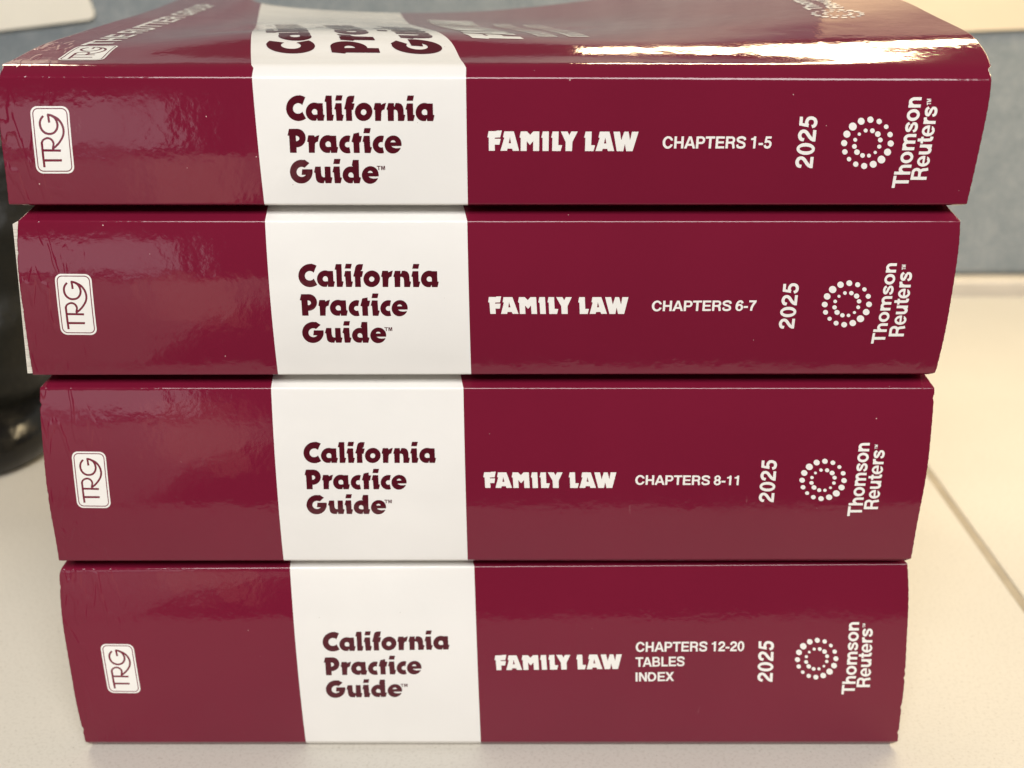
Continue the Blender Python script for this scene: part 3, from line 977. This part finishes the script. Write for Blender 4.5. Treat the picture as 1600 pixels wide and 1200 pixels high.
NSEG = (18, 10, 32)
ENDS = [0, 0.003, 0.008, 0.016, 0.032, 0.06, 0.11]      # fine columns close to the trimmed ends
def make_book(k, root):
    B, p = BOOKS[k], PROFILE[k]
    (bl, br, tl, tr), (gbl, gbr, gtl, gtr) = B['corner'], B['band']
    keyb, keyt = [bl, gbl, gbr, br], [tl, gtl, gtr, tr]
    cols = []
    for sgm, n in enumerate(NSEG):
        for i in range(n + (sgm == 2)):
            q = i / n
            if sgm == 0:
                q = ENDS[i] if i < len(ENDS) else ENDS[-1] + (1 - ENDS[-1]) * (i - len(ENDS) + 1) / (n - len(ENDS) + 1)
            if sgm == 2:
                e = [1 - v * 0.52 for v in reversed(ENDS)]
                m = n + 1 - len(e)
                q = e[i - m] if i >= m else e[0] * i / m
            cols.append((sgm, q))
    zbot, ztop = REST[k]
    def along(key, c, ax):
        a, b = key[c[0]][ax], key[c[0] + 1][ax]
        return a + (b - a) * c[1]
    def endz(corner_l, corner_r, c, ref):            # z of the spine edge: straight from end to end
        x = along(ref, c, 0)
        f = (x - corner_l[0]) / (corner_r[0] - corner_l[0])
        return corner_l[1] + f * (corner_r[1] - corner_l[1])
    rows = []
    ncol = len(cols)
    for ci, c in enumerate(cols):
        xb, xt = along(keyb, c, 0), along(keyt, c, 0)
        zb, zt = endz(bl, br, c, keyb), endz(tl, tr, c, keyt)
        col = []
        nsp = 90
        sp = [(spine_y(p, zb + (zt - zb) * i / nsp), zb + (zt - zb) * i / nsp) for i in range(nsp + 1)]
        sp = [q for i, q in enumerate(sp) if i in (0, nsp) or (q[1] < zt - (2.4 if ztop is None else 1.0) and q[1] > zb + 0.7)]
        nsp = len(sp) - 1
        shb = (sp[0][0] + 1.7, zbot)
        base = [(DEPTH, zbot), (120.0, zbot), (60.0, zbot), (20.0, zbot), shb] + sp
        rad = [0, 0, 0, 0, 0.9, 0.35] + [0] * (nsp - 1) + [0.8 + 0.7 * min(1, max(0, (xt - 20) / 60)) if ztop is None else 0.55]
        if ztop is not None:
            dz = ztop - zt
            base += [(sp[-1][0] + 2.3 * dz + 1.5, ztop), (26.0, ztop), (60.0, ztop), (120.0, ztop), (DEPTH, ztop)]
            rad += [1.0, 0, 0, 0, 0]
            path = []
            seq = rounded(base, rad)
        else:
            seq = rounded(base + [(0.97 * 3.0, cover_xyz(xt, 3.0)[2])], rad + [0], 7)
        first = ci == 0
        last = ci == ncol - 1
        for (y, z) in seq:
            f = min(1, max(0, (z - zb) / (zt - zb)))
            x = xb + (xt - xb) * f
            if ztop is not None and z > zt:          # print drifts and corners draw in over the shoulder
                g = (z - zt) / max(1e-6, ztop - zt)
                wl = {0: 1 - c[1], 1: 0, 2: 0}[c[0]]
                wr = {0: 0, 1: 0, 2: c[1]}[c[0]]
                mid = {0: 0.15 * c[1], 1: 0.15 + 0.85 * c[1], 2: 1 - c[1]}[c[0]]
                back = math.exp(-max(0, y - 10) / 15.0)
                x += g * back * (3.0 * wl ** 6 - 2.3 * wr ** 10) - g * back * 1.7 * mid
            if z < zb:                               # lower corners draw in as well
                g = (zb - z) / max(1e-6, zb - zbot)
                wl = (1 - c[1]) if c[0] == 0 else 0
                wr = c[1] if c[0] == 2 else 0
                x += g * math.exp(-max(0, y - 4) / 15.0) * (1.3 * wl ** 6 - 1.6 * wr ** 10)
            bow = 5.4 * f * f * (1 - f)                 # trimmed ends bow out a little
            x += bow * ((1 - c[1]) ** 6 * -0.7 if c[0] == 0 else (c[1] ** 14 * 0.6 if c[0] == 2 else 0))
            x += end_shift(c, z, 1.3 + k * 2.1, 1.0)
            col.append((x, y, z))
        if ztop is None:
            for s in FS[4:]:
                x, y, z = cover_xyz(xt, s)
                x += end_shift(c, s + 40, 2.2, 0.35)
                col.append((x, y, z))
        rows.append(col)
    nr = len(rows[0])
    verts = [Vector(v) * 0.001 for col in rows for v in col]
    faces, mi = [], []
    nL, nB = NSEG[0], NSEG[1]
    for ci in range(ncol - 1):
        for r in range(nr - 1):
            a, b = ci * nr + r, (ci + 1) * nr + r
            faces.append((a, b, b + 1, a + 1))
            mi.append(1 if nL <= ci < nL + nB else 0)
    me = mesh_from('cover', verts, faces, [M_MAROON, M_BAND, M_PAGES], mi)
    cover = link('cover', me, root)
    so = cover.modifiers.new('card', 'SOLIDIFY')
    so.thickness = 0.0004
    so.offset = -1.0
    so.use_even_offset = False
    so.material_offset_rim = 2
    # pages
    proud = 2.0 if k == 1 else -1.0
    x0, x1 = min(bl[0], tl[0]) - proud, min(br[0], tr[0]) - 1.0
    if k == 1:
        x0b, x0t = bl[0] - proud, tl[0] - proud
    else:
        x0b, x0t = bl[0] + 1.0, tl[0] + 1.0
    ny, nx = 24, 30
    v, f = [], []
    for j in range(ny + 1):
        y = 5.5 + (DEPTH - 2.0 - 5.5) * j / ny
        if k == 1:
            y = 1.2 + (DEPTH - 2.0 - 1.2) * j / ny
        for i in range(nx + 1):
            q = i / nx
            xb_, xt_ = x0b + (x1 - x0b) * q, x0t + (x1 - x0t) * q
            v.append((xb_, y, zbot + 0.6))
            if ztop is not None:
                v.append((xt_, y, ztop - 0.6 - (4.2 if k == 1 and i == 0 and j else 0) - (4.0 if j == 0 else 0)))
            else:
                u = FU[0] + 1.0 + (FU[-1] - FU[0] - 2.0) * q
                X, Y, Z = cover_xyz(u, y / 0.97)
                v.append((X + (0.6 if i == 0 else 0), y, Z - 0.9))
    w = nx + 1
    idx = lambda j, i, t: 2 * (j * w + i) + t
    for j in range(ny):
        for i in range(nx):
            f.append((idx(j, i, 1), idx(j, i + 1, 1), idx(j + 1, i + 1, 1), idx(j + 1, i, 1)))
            f.append((idx(j, i, 0), idx(j + 1, i, 0), idx(j + 1, i + 1, 0), idx(j, i + 1, 0)))
        f.append((idx(j, 0, 0), idx(j, 0, 1), idx(j + 1, 0, 1), idx(j + 1, 0, 0)))
        f.append((idx(j, nx, 0), idx(j + 1, nx, 0), idx(j + 1, nx, 1), idx(j, nx, 1)))
    for i in range(nx):
        f.append((idx(0, i, 0), idx(0, i + 1, 0), idx(0, i + 1, 1), idx(0, i, 1)))
        f.append((idx(ny, i, 0), idx(ny, i, 1), idx(ny, i + 1, 1), idx(ny, i + 1, 0)))
    link('page_block', mesh_from('page_block', [Vector(a) * 0.001 for a in v], f, [M_PAGES], None, False), root)
    # print on the spine
    surf = lambda u, z: Vector((u, spine_y(p, z) - 0.05, z)) * 0.001
    def put(name, polys, src, dst, m):
        return print_mesh(name, polys, affine(src, dst), surf, m, 0, 2.0, root)
    put('title_lettering', TITLE, [(0, 0), (231.7, 0), (0, -97.5)], B['title'], M_PRINT_MAROON)
    put('subject_lettering', SUBJECT, [(0, 0), (2764, 0), (-3, 376)], B['subject'], M_PRINT_WHITE)
    for text, a, b, c in B['chapter']:
        P = sans_polys(text)
        lo = bounds(P)
        put('chapter_lettering', P, [(lo[0], 0), (lo[2], 0), (lo[0], 100)], (a, b, c), M_PRINT_WHITE)
    P = sans_polys('2025', 2.0)
    lo = bounds(P)
    put('year_lettering', P, [(lo[0], 0), (lo[2], 0), (lo[0], 100)], B['year'], M_PRINT_WHITE)
    put('dotted_ring', DOTP, [(692, -355), (967, -672), (1013, -357)], B['dots'], M_PRINT_WHITE)
    for text, a, b, c in B['pub']:
        P = sans_polys(text)
        lo = bounds(P)
        put('publisher_lettering', P, [(lo[0], 0), (lo[2], 0), (lo[0], 100)], (a, b, c), M_PRINT_WHITE)
    put('monogram_badge', BADGE, [(0, 0), (520, 0), (0, -902)], B['badge'], M_PRINT_WHITE)

LABELS = ['topmost maroon softcover book lettered CHAPTERS 1-5, its glossy front cover curling up',
          'maroon softcover book lettered CHAPTERS 6-7, second from the top of the stack',
          'maroon softcover book lettered CHAPTERS 8-11, second from the bottom of the stack',
          'thickest maroon softcover book lettered CHAPTERS 12-20 TABLES INDEX, lying on the desk']
for k in range(4):
    root = empty('softcover_book', LABELS[k], 'book', (0, 0, 0), 'maroon reference books stacked on the desk')
    make_book(k, root)
    if k == 0:
        top = root

# print on the front cover of the topmost book; it reads away from the spine
def on_cover(name, polys, s0, u0, ks, ku, m, lean=0.0):
    def surf(u, s):
        x, y, z = cover_xyz(u, s)
        x2, y2, z2 = cover_xyz(u, s + 0.5)
        x3, y3, z3 = cover_xyz(u + 0.5, s)
        n = Vector((x3 - x, y3 - y, z3 - z)).cross(Vector((x2 - x, y2 - y, z2 - z))).normalized()
        return (Vector((x, y, z)) + n * 0.09) * 0.001
    return print_mesh(name, polys, lambda p: (u0 - ku * p[1] + lean * p[0], s0 + ks * p[0]), surf, m, 2.0, 1.25, top)
on_cover('cover_title_lettering', TITLE, 15.0, -49.0, 0.34, 0.345, M_PRINT_MAROON)
on_cover('cover_subject_lettering', SUBJECT, 31.0, 8.5, 98.0 / 2764, 13.5 / 376, M_PRINT_WHITE)
P = sans_polys('THE RUTTER GROUP')
lo = bounds(P)
on_cover('cover_imprint_lettering', P, 29.0, -111.0, 118.0 / (lo[2] - lo[0]), 0.088, M_PRINT_WHITE)
on_cover('cover_monogram_badge', [[[(902 + y, -x) for x, y in l] for l in q] for q in BADGE], 10.0, -119.5, 18.0 / 902, 12.5 / 520, M_PRINT_WHITE)
def small_rows(u, s0, s1, seed):
    r = random.Random(seed)
    P, s = [], s0
    while s < s1:                                    # a line of type too fine to read
        w = r.choice((0.9, 1.3, 1.7))
        P.append([[(s, 0), (s + 0.75, 0), (s + 0.75, 4.0), (s, 4.0)]])
        P.append([[(s + 0.5, 3.3), (s + w, 3.3), (s + w, 4.0), (s + 0.5, 4.0)]])
        s += w + (0.35 if r.random() < 0.88 else 1.6)
    return P
on_cover('cover_author_lettering', small_rows(0, 0, 78, 1), 37.0, 18.8, 1.0, 1.3, M_PRINT_WHITE)
on_cover('cover_author_lettering', small_rows(0, 0, 70, 2), 37.5, 27.0, 1.0, 1.3, M_PRINT_WHITE)

on_cover('cover_dotted_ring', [[[((x - 830) / 480.0 * 14, (y + 515) / 480.0 * 14) for x, y in l] for l in q] for q in DOTP], 60.0, 98.0, 1.0, 1.0, M_PRINT_WHITE)
for text, u0, k_ in (('Thomson', 96.5, 36.0), ('Reuters', 102.5, 33.0)):
    P = sans_polys(text)
    lo = bounds(P)
    on_cover('cover_publisher_lettering', P, 69.0, u0, k_ / (lo[2] - lo[0]), 0.046, M_PRINT_WHITE)
